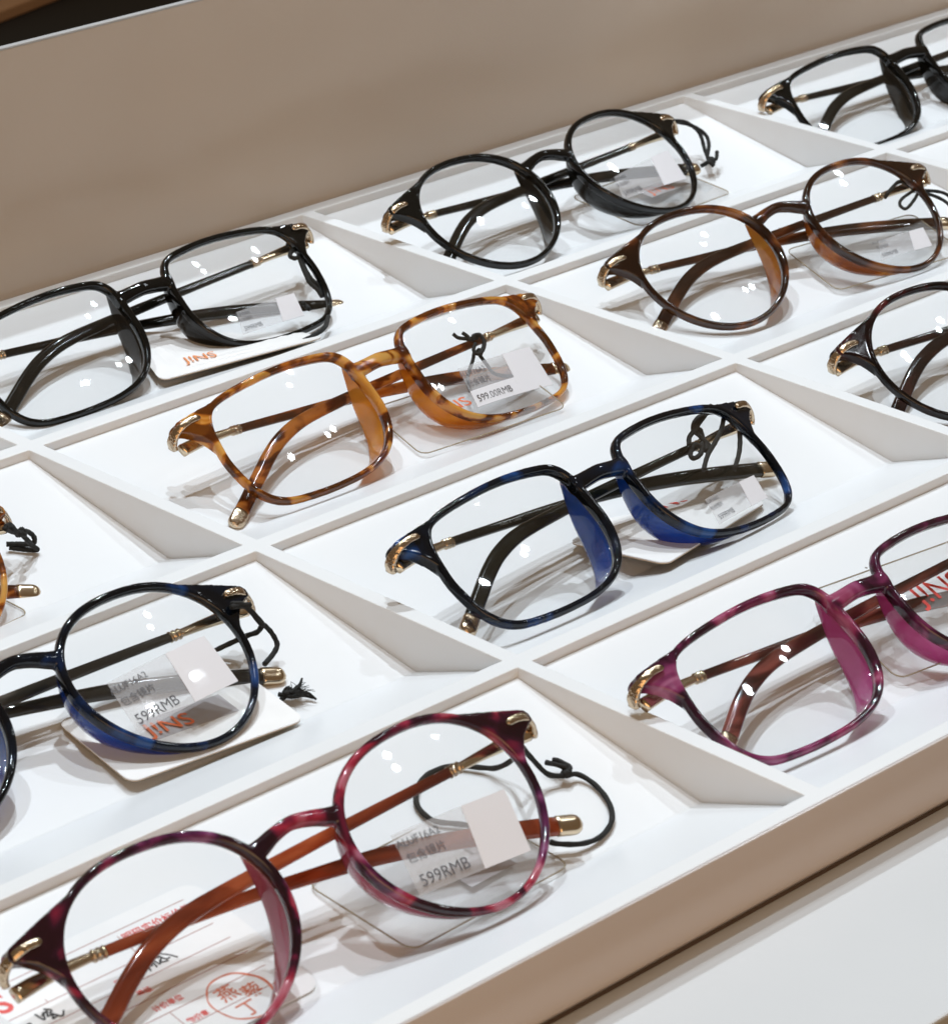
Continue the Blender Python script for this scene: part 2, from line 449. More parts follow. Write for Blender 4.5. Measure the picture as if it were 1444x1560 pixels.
def build_setting():
    v, f = box_geo(-1500, 2500, -387.6, 2.2, -40, -17)
    sh = link('shelf', bevelled(mesh('shelf', v, f), 0.6), None, M_SHELF); tag(sh, kind='structure')
    v, f = box_geo(-6000, 7000, -6000, -300, -640, -620)
    tag(link('floor', mesh('floor', v, f), None, M_BROWN), kind='structure')
    v, f = box_geo(-4000, 6000, 7, 5000, -130, -110)
    tag(link('counter_ground', mesh('counter_ground', v, f), None, M_DARK), kind='structure')
    # back panel
    bp = empty('back_panel', Vector((160, 4, -17)) * U)
    tag(bp, 'tall lacquered panel, tinted beige for warm reflections, rising behind the back row of spectacles', 'panel')
    o = Vector((160, 4, -17))
    v, f = box_geo(-1500, 2000, 2.45, 4.35, -17, 69.2)
    link('panel_board', mesh('panel_board', [tuple(Vector(q) - o) for q in v], f), bp, M_WARMCAST)
    v, f = box_geo(-1500, 2000, 2.40, 4.4, 69.2, 69.9)
    link('edge_band', bevelled(mesh('edge_band', [tuple(Vector(q) - o) for q in v], f), 0.25), bp, M_BAND)
    # wooden rail glimpsed beyond the panel
    rr = Matrix.Rotation(math.atan2(4.87, 17.53), 3, 'Z'); ro = Vector((459.5, 543.7, 0))
    v, f = box_geo(-1500, 1500, 0, 90, -110, -104)
    v = [tuple(rr @ Vector((x, y, 0)) + ro + Vector((0, 0, z))) for x, y, z in v]
    tag(link('wooden_rail', bevelled(mesh('wooden_rail', v, f), 1.0), None, M_OAK), 'blurred orange brown wooden rail beyond the dark gap behind the beige panel', 'rail')

    tray = empty('display_tray', Vector((160, -168, -17)) * U)
    tag(tray, 'white lacquered display tray of sloping compartments divided by low ribs', 'display tray')
    o = Vector((160, -168, -17))
    I0, I1 = -2, 4
    xs = []; ys = []
    for i in range(I0, I1 + 1): xs += [i * PX - WX / 2, i * PX + WX / 2]
    for j in range(5): ys += [-j * PY + WY / 2, -j * PY - WY / 2]
    ys[-1] = -4 * PY - 1.5
    rib = lambda a, b: 0 <= a < len(xs) - 1 and 0 <= b < len(ys) - 1 and (a % 2 == 0 or b % 2 == 0)
    vid = {}; V = []; F = []
    def vert(a, b, z):
        k = (a, b, z)
        if k not in vid:
            vid[k] = len(V); V.append((xs[a] - o.x, ys[b] - o.y, z - o.z))
        return vid[k]
    ZB = -16.5
    for a in range(len(xs) - 1):
        for b in range(len(ys) - 1):
            if not rib(a, b): continue
            F.append((vert(a, b, 0), vert(a, b + 1, 0), vert(a + 1, b + 1, 0), vert(a + 1, b, 0)))
            for (da, db), (p, q) in {(-1, 0): ((a, b), (a, b + 1)), (1, 0): ((a + 1, b + 1), (a + 1, b)), (0, -1): ((a + 1, b), (a, b)), (0, 1): ((a, b + 1), (a + 1, b + 1))}.items():
                if not rib(a + da, b + db):
                    F.append((vert(*p, 0), vert(*q, 0), vert(*q, ZB), vert(*p, ZB)))
    g = mesh('divider_grid', V, F)
    link('divider_grid', bevelled(g, 0.28, 2), tray, M_WHITE)
    # compartment floors: a shallow V, deepest a third of the way from the front
    hx = PX - WX - 0.24; ya, yb = -WY / 2 - 0.12, -PY + WY / 2 + 0.12
    prof = [(ya, -2.4), (-53.6, -11.85), (-54.6, -12.05), (-55.3, -12.05), (-56.3, -11.7), (yb, -2.55), (yb, -16.4), (ya, -16.4)]
    V = [(x, y, z) for x in (-hx / 2, hx / 2) for y, z in prof]; n = len(prof)
    F = [tuple(range(n)), tuple(range(n, 2 * n))[::-1]] + [(k, (k + 1) % n, n + (k + 1) % n, n + k) for k in range(n)]
    fm = mesh('compartment_floor', V, F)
    for i in range(I0, I1):
        for j in range(4):
            link('compartment_floor', fm, tray, M_FLOOR, (Vector((i * PX + PX / 2, -j * PY, 0)) - o) * U)
    # front board: flat face, lower edge rolled under for the shade, down to an added dark plinth
    pr = [(-4 * PY - 1.52, -.04), (-338.75, -.04), (-338.9, -.2), (-338.9, -13.6)]
    pr += [(-338.9 + 1.4 * (1 - cos(a)), -13.6 - 2.4 * sin(a)) for a in [pi / 2 * k / 8 for k in range(1, 9)]] + [(-4 * PY - 1.52, -16.0)]
    n = len(pr); V = [(x - o.x, y - o.y, z - o.z) for x in (-332.2, 662.2) for y, z in pr]
    F = [tuple(range(n)), tuple(range(n, 2 * n))[::-1]] + [(k, (k + 1) % n, n + (k + 1) % n, n + k) for k in range(n)]
    fp = mesh('front_panel', V, F, True)
    fp.polygons[0].use_smooth = fp.polygons[1].use_smooth = False
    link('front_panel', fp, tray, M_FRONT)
    v, f = box_geo(-332, 662, -338.3, -338.08, -16.98, -16.05)
    link('shade_strip', mesh('shade_strip', [tuple(Vector(q) - o) for q in v], f), tray, M_BROWN)  # dark strip added for the shade along the foot of the front board
build_setting()

# ---------------------------------------------------------------- spectacles
FC = {'round': [20.378, -0.07, -0.605, 1.375, 0.095, -0.193, 0.573],
      'square': [20.43, 0.158, -0.769, 3.964, -0.512, -0.101, 0.689, -0.873, -0.168, 0.105, 0.383]}
LC = {'round': 31.4, 'square': 32.45}
RB = 453.0
SQ = [(24.3, 0), (24.2, -3), (23.4, -7.5), (22.0, -11.4), (19.8, -14.2), (16.4, -16.1), (11.4, -17.0), (4, -17.6), (-3.9, -17.5), (-10, -16.6), (-14.7, -15.0), (-18.6, -12.2), (-21.5, -8), (-23.0, -3), (-23.1, 2.6), (-22.7, 8.2), (-21.4, 11.7), (-18.6, 13.6), (-9.5, 14.9), (-1.5, 15.2), (6.5, 14.8), (13.5, 14.1), (18.4, 13.1), (20.9, 11.7), (22.4, 9.5), (23.5, 6.2)]
_sqp = catmull([(x, y, 0) for x, y in SQ[::-1]], 24, True)
_sqd = sorted((math.degrees(math.atan2(p.y, p.x)) % 360, p.length) for p in _sqp)
_sqd = [(_sqd[-1][0] - 360, _sqd[-1][1])] + _sqd + [(_sqd[0][0] + 360, _sqd[0][1])]
_sq1 = [lerp_tab(_sqd, d)[0] for d in range(360)]
_wt = [math.exp(-(k / 2.2) ** 2 / 2) for k in range(-7, 8)]
SQR = [sum(_wt[k + 7] * _sq1[(d + k) % 360] for k in range(-7, 8)) / sum(_wt) for d in range(360)]
def rad(kind, t):
    if kind == 'square':
        d = math.degrees(t) % 360; i = int(d); k = d - i
        return SQR[i % 360] * (1 - k) + SQR[(i + 1) % 360] * k
    c = FC[kind]; r = c[0]
    for j in range(1, (len(c) - 1) // 2 + 1): r += c[2 * j - 1] * cos(j * t) + c[2 * j] * sin(j * t)
    return r
def bow(u): return -u * u / (2 * RB)
def outline(kind, side, n=120, off=0.0):
    """points (u, v), outward normals; theta 0 = temple side"""
    P = []
    for k in range(n):
        t = 2 * pi * k / n; r = rad(kind, t)
        P.append(Vector((LC[kind] + r * cos(t), r * sin(t))))
    out = []
    for k in range(n):
        tg = (P[(k + 1) % n] - P[k - 1]).normalized(); nm = Vector((tg.y, -tg.x))
        q = P[k] + nm * off
        out.append((Vector((side * q.x, q.y)), Vector((side * nm.x, nm.y))))
    return out

def rim_geo(kind, side):
    n = 120; seg = 12; V = []; F = []
    for k, (p, nm) in enumerate(outline(kind, side, n)):
        t = 2 * pi * k / n
        rw = 1.5 + 0.25 * max(0, sin(t)) + 0.35 * max(0, cos(t - pi)) ** 2
        dp = 2.7 + 0.7 * max(0, cos(t - pi)) ** 2
        for s in range(seg):
            a = 2 * pi * s / seg; c, d = cos(a), sin(a)
            x = rw / 2 + (rw / 2 + .10) * math.copysign(abs(c) ** .72, c)
            z = -dp / 2 + (dp / 2) * math.copysign(abs(d) ** .72, d)
            q = p + nm * x
            V.append((q.x, q.y, z + bow(q.x)))
    for k in range(n):
        for s in range(seg):
            F.append((k * seg + s, k * seg + (s + 1) % seg, ((k + 1) % n) * seg + (s + 1) % seg, ((k + 1) % n) * seg + s))
    return V, F

def bridge_geo(kind):
    if kind == 'round': P = [(-9.9, 8.2), (-7.4, 8.9), (-4.3, 9.9), (0, 10.6), (4.3, 9.9), (7.4, 8.9), (9.9, 8.2)]
    else: P = [(-9.8, 7.9), (-7.2, 8.1), (-4.0, 8.4), (0, 8.7), (4.0, 8.4), (7.2, 8.1), (9.8, 7.9)]
    path = catmull([(u, v, -1.75 + bow(u) + (0.35 * (1 - abs(u) / 10))) for u, v in P], 8)
    rr = (lambda t: (1.45 + 0.7 * abs(2 * t - 1) ** 2, 1.7)) if kind == 'round' else (lambda t: (1.95 + 0.6 * abs(2 * t - 1) ** 3, 1.75))
    return sweep(path, Vector((0.001, 0.6, 0.8)) if False else (lambda i: Vector((-path[min(i + 1, len(path) - 1)].y + path[max(i - 1, 0)].y, path[min(i + 1, len(path) - 1)].x - path[max(i - 1, 0)].x, 0))), rr, 12, 2.5)

def endpiece_geo(kind, s):
    """flared end of the front, growing out of the rim, then turning back to the hinge"""
    if kind == 'round': T1, T0, a0, a1 = Vector((60.6, 12.3)), Vector((61.4, 9.6)), 60, 2
    else: T1, T0, a0, a1 = Vector((63.6, 13.1)), Vector((64.4, 10.4)), 47, 5
    c = Vector((LC[kind], 0)); arcp = []
    for k in range(13):
        t = radians(a0 + (a1 - a0) * k / 12)
        arcp.append(c + (rad(kind, t) + 0.9) * Vector((cos(t), sin(t))))
    A, B = arcp[0], arcp[-1]
    def bez(p, q, r, n=8): return [p * (1 - t) ** 2 + q * 2 * t * (1 - t) + r * t * t for t in [k / n for k in range(1, n)]]
    tanA = (arcp[0] - arcp[1]).normalized() * -1
    up = bez(T1, A.lerp(T1, .5) + Vector((0, .35)), A)
    lo = bez(B, Vector((B.x + 2.2, T0.y - 1.7)), T0)
    P = arcp + lo + [T0, T0.lerp(T1, .5) + Vector((.5, 0)), T1] + up
    n = len(P)
    V = [(s * p.x, p.y, -0.15 + bow(p.x)) for p in P] + [(s * p.x, p.y, -3.3 + bow(p.x)) for p in P]
    F = [tuple(range(n)), tuple(range(n, 2 * n))[::-1]] + [(k, (k + 1) % n, n + (k + 1) % n, n + k) for k in range(n)]
    x0 = T0.x - 1.3; y0 = (T0.y + T1.y) / 2
    path = catmull([(s * (x0 - 1.2), y0, -2.4 + bow(x0)), (s * x0, y0, -3.3 + bow(x0)), (s * (x0 + .1), y0 - .1, -4.3 + bow(x0)), (s * x0, y0 - .2, -5.0 + bow(x0))], 5)
    rt = sweep(path, Vector((0, 1, 0)), lambda t: (1.75 - .3 * t, 1.35 - .2 * t), 12, 2.6)
    return join([(V, F), rt])

def front_mesh(kind):
    parts = [rim_geo(kind, 1), rim_geo(kind, -1), bridge_geo(kind), endpiece_geo(kind, 1), endpiece_geo(kind, -1)]
    V, F = join(parts)
    me = bpy.data.meshes.new('front_source'); me.from_pydata(V, [], F)
    bm = bmesh.new(); bm.from_mesh(me)
    bmesh.ops.recalc_face_normals(bm, faces=bm.faces); bm.to_mesh(me); bm.free()
    o = bpy.data.objects.new('front_source', me); COL.objects.link(o)
    r = o.modifiers.new('r', 'REMESH'); r.mode = 'VOXEL'; r.voxel_size = 0.34; r.adaptivity = 0.0
    s = o.modifiers.new('s', 'SMOOTH'); s.factor = 0.5; s.iterations = 6
    dg = bpy.context.evaluated_depsgraph_get()
    m2 = bpy.data.meshes.new_from_object(o.evaluated_get(dg)); m2.name = 'front_frame'
    bpy.data.objects.remove(o); bpy.data.meshes.remove(me)
    m2.transform(Matrix.Scale(U, 4)); m2.materials.clear()
    smooth(m2)
    return m2

def lens_mesh(kind, side):
    n, rings = 84, 22; V = []; F = []
    O = outline(kind, side, n, 0.35)
    c0 = Vector((side * LC[kind], 0))
    def lay(sgn, R, w0, dx, dy, flip):
        base = len(V); tilt = bow(c0.x)
        sl = -c0.x / RB
        for r in range(rings + 1):
            for k in range(n):
                q = c0 + (O[k][0] - c0) * (r / rings)
                d = q - c0
                e = (d.x - dx) ** 2 + (d.y - dy) ** 2
                V.append((q.x, q.y, w0 + tilt + sl * d.x - e / (2 * R)))
        for r in range(rings):
            for k in range(n):
                a = base + r * n + k; b = base + r * n + (k + 1) % n
                q = (a, b, b + n, a + n)
                F.append(q if not flip else q[::-1])
        return base
    f = lay(1, 165.0, -0.35, 0, 0, False)
    b = lay(-1, 140.0, -1.75, side * 0.5, -1.0, True)
    for k in range(n):
        F.append((f + rings * n + k, f + rings * n + (k + 1) % n, b + rings * n + (k + 1) % n, b + rings * n + k))
    me = mesh('lens', V, F, True)
    return me

def pad_mesh(kind, side):
    """moulded nose pad: a fin behind the nasal part of the rim, from the bridge to the bottom"""
    N, V, F = 36, [], []; seg = 12
    t0, t1 = radians(152), radians(258)
    for i in range(N + 1):
        x = i / N; t = t0 + (t1 - t0) * x; r = rad(kind, t)
        e = 0.01
        p = Vector((LC[kind] + r * cos(t), r * sin(t)))
        p2 = Vector((LC[kind] + rad(kind, t + e) * cos(t + e), rad(kind, t + e) * sin(t + e)))
        tg = (p2 - p).normalized(); nm = Vector((tg.y, -tg.x))
        k = sin(pi * x ** .82) ** 0.85 if 0 < x < 1 else 0.0
        dep = 0.6 + (7.2 if kind == 'round' else 8.0) * k; out = 0.1 - 0.8 * k
        th = 0.4 + 0.4 * k
        # section spine from behind the rim (in) to the free edge
        base = p + nm * 0.9; tip = p + nm * (0.9 + out)
        for s in range(seg):
            a = 2 * pi * s / seg
            al = (1 - cos(a)) / 2          # 0 at rim, 1 at free edge
            wd = sin(a)
            q = base + (tip - base) * (al ** 1.6) + nm * (wd * th * (1 - .35 * al) - 0.7 * k * al * al)
            z = -1.7 - al * dep
            V.append((side * q.x, q.y, z + bow(q.x)))
    for i in range(N):
        for s in range(seg):
            F.append((i * seg + s, i * seg + (s + 1) % seg, (i + 1) * seg + (s + 1) % seg, (i + 1) * seg + s))
    F.append(tuple(range(seg))); F.append(tuple(N * seg + s for s in range(seg)))
    return mesh('nose_pad', V, F, True)

def temple_paths(kind, adj):
    """folded temples; (u, v, w); left one lies behind, right one in front"""
    a0, a1, b0, b1, tip = adj
    k = 1.0 if kind == 'round' else 1.03
    left = [(-62.0, 7.6, -8.6), (-57, 8.3, -9.2), (-50, 8.7, -9.7), (-43, 8.8, -10.2), (-28, 8.5, -11.4), (-8, 7.7, -12.4), (8, 6.4, -12.9), (20, 4.9, -12.8), (32, 2.6, -12.4), (44, -0.4, -11.8), (54, -3.3, -11.2), (62.5, -6.0, -10.8)]
    right = [(61.5, 8.4, -8.6), (57, 8.6, -8.9), (50, 8.5, -9.0), (43, 8.2, -9.1), (28, 7.8, -9.3), (8, 7.1, -9.5), (-10, 6.2, -9.6), (-24, 5.0, -9.5), (-33, 2.6, -9.4), (-40, -0.8, -9.2), (-47, -5.2, -8.9), (-53.5, -9.4, -8.6), (-58.5, -12.6, -8.4)]
    left = [(u * k, v + a0 + a1 * (u + 43) / 100, w_) for u, v, w_ in left]
    right = [(u * k, v + b0 - b1 * (u - 43) / 100, w_) for u, v, w_ in right]
    if tip > 0: right = right[:-tip]
    if tip < 0: right.append((right[-1][0] - 4.5, right[-1][1] - 2.6, -8.2))
    return left, right

def arc(path):
    L = [0.0]
    for a, b in zip(path, path[1:]): L.append(L[-1] + (b - a).length)
    return L
def cut(path, s0, s1):
    L = arc(path); out = []
    def at(s):
        for i in range(len(path) - 1):
            if s <= L[i + 1]:
                return path[i].lerp(path[i + 1], (s - L[i]) / max(1e-9, L[i + 1] - L[i]))
        return path[-1].copy()
    out.append(at(s0)); out += [p for p, l in zip(path, L) if s0 + .05 < l < s1 - .05]; out.append(at(s1))
    return out

def build_temple(root, pts, matl, mirror):
    path = catmull(pts, 8); T = arc(path)[-1]
    UPV = lambda pth: (lambda i: (lambda t: Vector((-t.y, t.x, 0)) * (1 if t.x > 0 else -1))((pth[min(i + 1, len(pth) - 1)] - pth[max(i - 1, 0)])))
    s_ring = 19.8
    body = cut(path, s_ring, T - 5.6)
    v, f = sweep(body, UPV(body), lambda t: tuple(lerp_tab([(0, 1.1, .75), (.12, 1.15, .8), (.45, 1.45, .95), (.7, 1.85, 1.1), (1, 2.0, 1.1)], t)), 14, 2.8)
    tm = link('temple', mesh('temple', v, f, True), root, matl)
    sl = cut(path, 0.0, s_ring - 2.4)
    v, f = sweep(sl, UPV(sl), lambda t: tuple(lerp_tab([(0, 1.6, 1.0), (.25, 1.5, 1.0), (.6, 1.15, .8), (1, .9, .7)], t)), 14, 3.4)
    link('metal_sleeve', mesh('metal_sleeve', v, f, True), tm, M_GOLD)
    # beaded ring where metal meets acetate
    rg = cut(path, s_ring - 2.4, s_ring + .6); rp = [rg[0].lerp(rg[-1], k / 12) for k in range(13)]
    v, f = sweep(rp, UPV(rp), lambda t: ((.95 + .38 * abs(sin(2.5 * pi * t))), (.72 + .38 * abs(sin(2.5 * pi * t)))), 14, 2.2)
    link('ring', mesh('ring', v, f, True), tm, M_GOLDE)
    # tip cap
    cp = cut(path, T - 5.7, T); cc = [cp[0].lerp(cp[-1], k / 10) for k in range(11)]
    v, f = sweep(cc, UPV(cc), lambda t: (2.12 * (max(0.02, 1 - max(0, (t - .6) / .4) ** 2.2)) ** .5 if t > .6 else 2.12, 1.26 * (max(0.04, 1 - max(0, (t - .6) / .4) ** 2.2)) ** .5 if t > .6 else 1.26), 14, 2.8)
    link('tip_cap', mesh('tip_cap', v, f, True), tm, M_GOLDE if mirror else M_GOLD)
    return tm

def plate_mesh(kind, s):
    """gold plate let into the end piece: runs along the front, then turns round the corner"""
    d = 0.0 if kind == 'round' else 2.9; e = 0.0 if kind == 'round' else .8
    P = [(54.8, 10.8, .05 + bow(55)), (57.4, 11.0, .05 + bow(57)), (59.9, 10.7, -.35 + bow(59.5)), (61.9, 10.0, -2.0 + bow(61.5)), (62.6, 9.0, -3.9 + bow(62)), (62.3, 8.0, -5.2 + bow(62))]
    path = catmull([(s * (u + d), v + e, w_) for u, v, w_ in P], 6)
    return mesh('hinge_plate', *sweep(path, Vector((0, 1, 0)), lambda t: tuple(lerp_tab([(0, .35, .3), (.06, .85, .6), (.35, .95, .62), (.55, 1.0, .5), (.75, 1.3, .62), (1, 1.6, .85)], t)), 12, 3.4), True)

def lens_w(kind, u, v, off):
    dx = u - LC[kind]
    return -0.35 + bow(LC[kind]) - LC[kind] / RB * dx - (dx * dx + v * v) / 330.0 + off

def sheet_on_lens(kind, uv, off, nx=12, ny=6):
    """thin film that follows the front of the right lens; uv corners TL, BL, BR, TR"""
    TL, BL, BR, TR = [Vector(p) for p in uv]; V = []; F = []
    for lvl in (0.0, 0.10):
        for j in range(ny + 1):
            for i in range(nx + 1):
                a, b = i / nx, j / ny
                q = (TL * (1 - a) + TR * a) * (1 - b) + (BL * (1 - a) + BR * a) * b
                V.append((q.x, q.y, lens_w(kind, q.x, q.y, off + lvl)))
    n1 = (nx + 1) * (ny + 1)
    for j in range(ny):
        for i in range(nx):
            a = j * (nx + 1) + i
            F.append((a, a + 1, a + nx + 2, a + nx + 1)); F.append((n1 + a, n1 + a + nx + 1, n1 + a + nx + 2, n1 + a + 1))
    rim = [i for i in range(nx + 1)] + [j * (nx + 1) + nx for j in range(1, ny + 1)] + [ny * (nx + 1) + i for i in range(nx - 1, -1, -1)] + [j * (nx + 1) for j in range(ny - 1, 0, -1)]
    for k in range(len(rim)):
        a, b = rim[k], rim[(k + 1) % len(rim)]; F.append((a, b, n1 + b, n1 + a))
    return V, F

def put_text(parent, body, size, org, e1, e2, m, name='printed_text', align='LEFT', offset=0.0):
    """flat lettering on a plane given by origin and axes in the parent's space"""
    me = text_mesh(body, size, align, offset)
    o = link(name, me, parent, m)
    e1 = Vector(e1).normalized(); e2 = (Vector(e2) - e1 * e1.dot(Vector(e2))).normalized(); e3 = e1.cross(e2)
    R = Matrix((e1, e2, e3)).transposed().to_4x4()
    o.matrix_local = Matrix.Translation(Vector(org) * U) @ R
    return o

SHARED = {}
for kind in ('round', 'square'):
    SHARED[kind] = dict(front=front_mesh(kind), lens={s: lens_mesh(kind, s) for s in (-1, 1)}, pad={s: pad_mesh(kind, s) for s in (-1, 1)}, plate={s: plate_mesh(kind, s) for s in (-1, 1)})

def make_glasses(kind, pal, pose, label, adj, sticker=None, price='599RMB'):
    yaw, tilt, roll, x, y, z = pose
    root = empty('eyeglasses', Vector((x, y, z)) * U)
    cy, sy, ct, st, cr, sr = cos(yaw), sin(yaw), cos(tilt), sin(tilt), cos(roll), sin(roll)
    Rz = Matrix(((cy, -sy, 0), (sy, cy, 0), (0, 0, 1))); Rx = Matrix(((1, 0, 0), (0, ct, st), (0, -st, ct))); Ry = Matrix(((cr, 0, sr), (0, 1, 0), (-sr, 0, cr)))
    R = Rz @ Ry @ Rx @ Matrix(((1, 0, 0), (0, 0, -1), (0, 1, 0)))
    root.matrix_world = Matrix.Translation(Vector((x, y, z)) * U) @ R.to_4x4()
    tag(root, label, 'eyeglasses', 'folded eyeglasses laid out in the tray')
    S = SHARED[kind]; front, pad, tmpl = PAL[pal]
    link('front_frame', S['front'], root, front)
    for s in (-1, 1):
        link('lens', S['lens'][s], root, M_LENS)
        link('nose_pad', S['pad'][s], root, pad)
        link('hinge_plate', S['plate'][s], root, M_GOLDE)
    L, Rt = temple_paths(kind, adj)
    build_temple(root, L, tmpl, False)
    build_temple(root, Rt, tmpl, True)
    if pal == 'blue_square':
        put_text(root.children[-2], 'made in China', 1.25, (-27.5, 9.2, -10.2), (20, -1.0, -.9), (1.0, 20, 0), M_FAINT)
    if sticker:
        TL, BL, BR, TR, QL = [Vector(p) for p in sticker]
        V, F = sheet_on_lens(kind, (TL, BL, BR, TR), 0.06)
        st_ = link('price_sticker', mesh('price_sticker', V, F), root, M_FILM)
        q = (QL - TL).dot((TR - TL).normalized()) / (TR - TL).length
        QT = TL + (TR - TL) * q; QB = BL + (BR - BL) * (q - .03)
        lo = TL + (BL - TL) * .55; 
        V, F = sheet_on_lens(kind, (QT, QB, BR + (TR - BR) * .0, TR), 0.22, 6, 6)
        link('label_patch', mesh('label_patch', V, F), st_, M_PATCH)
        if price != '599RMB':
            V, F = sheet_on_lens(kind, (BL + (TL - BL) * .40, BL, QB, QB + (QT - QB) * .40), 0.19, 8, 3)
            link('price_strip', mesh('price_strip', V, F), st_, M_PATCH)
        h = (TL - BL).length; wd = (QB - BL).length
        ax = (QB - BL).normalized(); up = Vector((-ax.y, ax.x))
        def line(body, size, fx, fy, m, off=0.0):
            p = BL + ax * (wd * fx) + up * (h * fy)
            px = p + ax; py = p + up
            g = lambda q_: Vector((q_.x, q_.y, lens_w(kind, q_.x, q_.y, 0.45)))
            e1 = g(p + ax * wd * .8) - g(p); e2 = g(p + up) - g(p)
            put_text(st_, body, size, g(p) , e1, e2, m, offset=off)
        line(price, h * (.27 if price == '599RMB' else .235), .08, .10, M_GREYINK)
        line('包含镜片', h * .185, .06, .50 if price == '599RMB' else .50, M_GREYINK)
        line('ALUF16A2', h * .18, .02, .76, M_GREYINK)
    return root

POSES = {'g1': [-0.064, 0.8598, -0.0495, -97.3408, -298.41, 7.6424], 'g3': [0.0281, 0.9791, 0.0011, 224.9774, -48.8961, 7.1944], 'g4': [-0.1099, 0.9567, -0.0243, 239.8483, -125.9384, 5.3401], 'g2': [-0.0704, 0.9498, 0.0138, -90.4465, -204.9635, 6.0863], 'g5': [0.0396, 0.8892, 0.0101, 83.4215, -127.8529, 4.6277], 'g6': [0.0746, 0.9447, 0.0446, 67.2415, -220.0642, 6.9367], 'g7': [0.0124, 0.8573, -0.0185, 75.8915, -43.1046, 3.7857], 'g8': [0.0039, 0.9962, 0.0124, 63.8008, -300.0915, 4.7937], 'g10': [0.0, 0.885, 0.003, 396.3, -45.8, 2.6], 'g9': [-0.0912, 0.902, -0.0378, 233.9965, -212.0911, 5.9398], 'g11': [-0.1125, 0.956, 0.017, -97.7, -125.2, 3.9]}
STICK = {'g1': [[17.08, 0.14], [15.94, -12.55], [43.53, -13.88], [45.72, -0.83], [34.23, -0.4]], 'g2': [[16.53, -0.81], [16.99, -13.46], [46.02, -9.27], [44.43, 3.04], [32.81, 1.56]], 'g5': [[20.79, -1.4], [18.92, -13.05], [48.43, -13.94], [49.15, -1.89], [37.6, -1.43]], 'g6': [[23.91, -8.04], [22.64, -15.06], [44.7, -13.32], [45.75, -6.72], [38.73, -6.9]], 'g7': [[22.33, -7.09], [20.23, -13.8], [43.2, -14.04], [44.41, -6.87], [37.12, -7.04]], 'g3': [[17.98, -4.35], [14.98, -12.49], [45.12, -11.93], [47.29, -0.47], [36.93, -0.23]], 'g4': [[24.57, -9.49], [21.17, -15.57], [42.49, -15.38], [43.64, -9.01], [37.32, -8.97]]}
G = {}
def glasses(key, kind, pal, label, adj=(0, 0, 0, 0, 0), price='599RMB'):
    G[key] = make_glasses(kind, pal, POSES[key], label, adj, STICK.get(key), price)
glasses('g1', 'round', 'burgundy', 'round burgundy tortoiseshell eyeglasses with rust orange temples over a red printed paper tag', (-3.1, -3.0, 0, 0, 0))
glasses('g2', 'round', 'blue', 'round ink blue eyeglasses with smoky grey temples over a raised white card', (-1.0, -1.5, 0, 0, 0))
glasses('g3', 'round', 'black', 'round black eyeglasses in the back row with cord looping off the end piece', (0, 0, 0, 0, 0))
glasses('g4', 'round', 'tortoise', 'round dark brown tortoiseshell eyeglasses with honey coloured nose pads', (-.5, 0, 0, 0, 0))
glasses('g5', 'square', 'amber', 'square amber tortoiseshell eyeglasses with black cord knotted on one temple', (-.8, -2.2, -1, 0, -1), '599.00RMB')
glasses('g6', 'square', 'blue_square', 'square dark blue eyeglasses with bright blue nose pads and looped black cord', (1.3, 0, 0.3, 0, 0))
glasses('g7', 'square', 'black', 'square black eyeglasses standing against the beige back panel over an orange printed card', (-1.0, -5.5, 0, 0, 0))
glasses('g8', 'square', 'magenta', 'square magenta eyeglasses with pink nose pads over a clear plastic sleeve', (0, -1, 0, 0, 1))
glasses('g9', 'round', 'oxblood', 'round oxblood brown eyeglasses cut off by the picture edge below the tortoiseshell pair', (0, 0, 0, 0, 0))
glasses('g10', 'square', 'black', 'square black eyeglasses in the far corner compartment without any card or cord', (0, 0, 0, 0, 0))
glasses('g11', 'round', 'amber', 'round amber tortoiseshell eyeglasses of which only one end shows, behind the round blue pair', (-.5, -3, 0, 0, 0))

# ---------------------------------------------------------------- cards under the spectacles
def rounded_rect(l, w_, r, n=5):
    P = []
    for cx, cy, a0 in ((l - r, r, -pi / 2), (l - r, w_ - r, 0), (r, w_ - r, pi / 2), (r, r, pi)):
        for k in range(n + 1):
            a = a0 + pi / 2 * k / n; P.append((cx + r * cos(a), cy + r * sin(a)))
    return P
def slab(P, z0, z1, curl=None):
    n = len(P); cu = curl or (lambda x, y: 0)
    V = [(x, y, z0 + cu(x, y)) for x, y in P] + [(x, y, z1 + cu(x, y)) for x, y in P]
    F = [tuple(range(n))[::-1], tuple(range(n, 2 * n))] + [(k, (k + 1) % n, n + (k + 1) % n, n + k) for k in range(n)]
    return V, F
def bent_slab(P, z0, z1, curl):
    """slab built from shrinking rings so that it can follow a twist"""
    n = len(P); cx = sum(x for x, y in P) / n; cy = sum(y for x, y in P) / n; V = []; F = []
    ks = (1.0, .8, .6, .4, .2)
    for z in (z0, z1):
        for k in ks: V += [(cx + (x - cx) * k, cy + (y - cy) * k, z + curl(cx + (x - cx) * k, cy + (y - cy) * k)) for x, y in P]
        V.append((cx, cy, z + curl(cx, cy)))
    m = n * len(ks) + 1
    for b in (0, m):
        for r in range(len(ks) - 1):
            F += [(b + r * n + k, b + r * n + (k + 1) % n, b + (r + 1) * n + (k + 1) % n, b + (r + 1) * n + k) for k in range(n)]
        F += [(b + (len(ks) - 1) * n + k, b + (len(ks) - 1) * n + (k + 1) % n, b + m - 1) for k in range(n)]
    F += [(k, (k + 1) % n, m + (k + 1) % n, m + k) for k in range(n)]
    return V, F
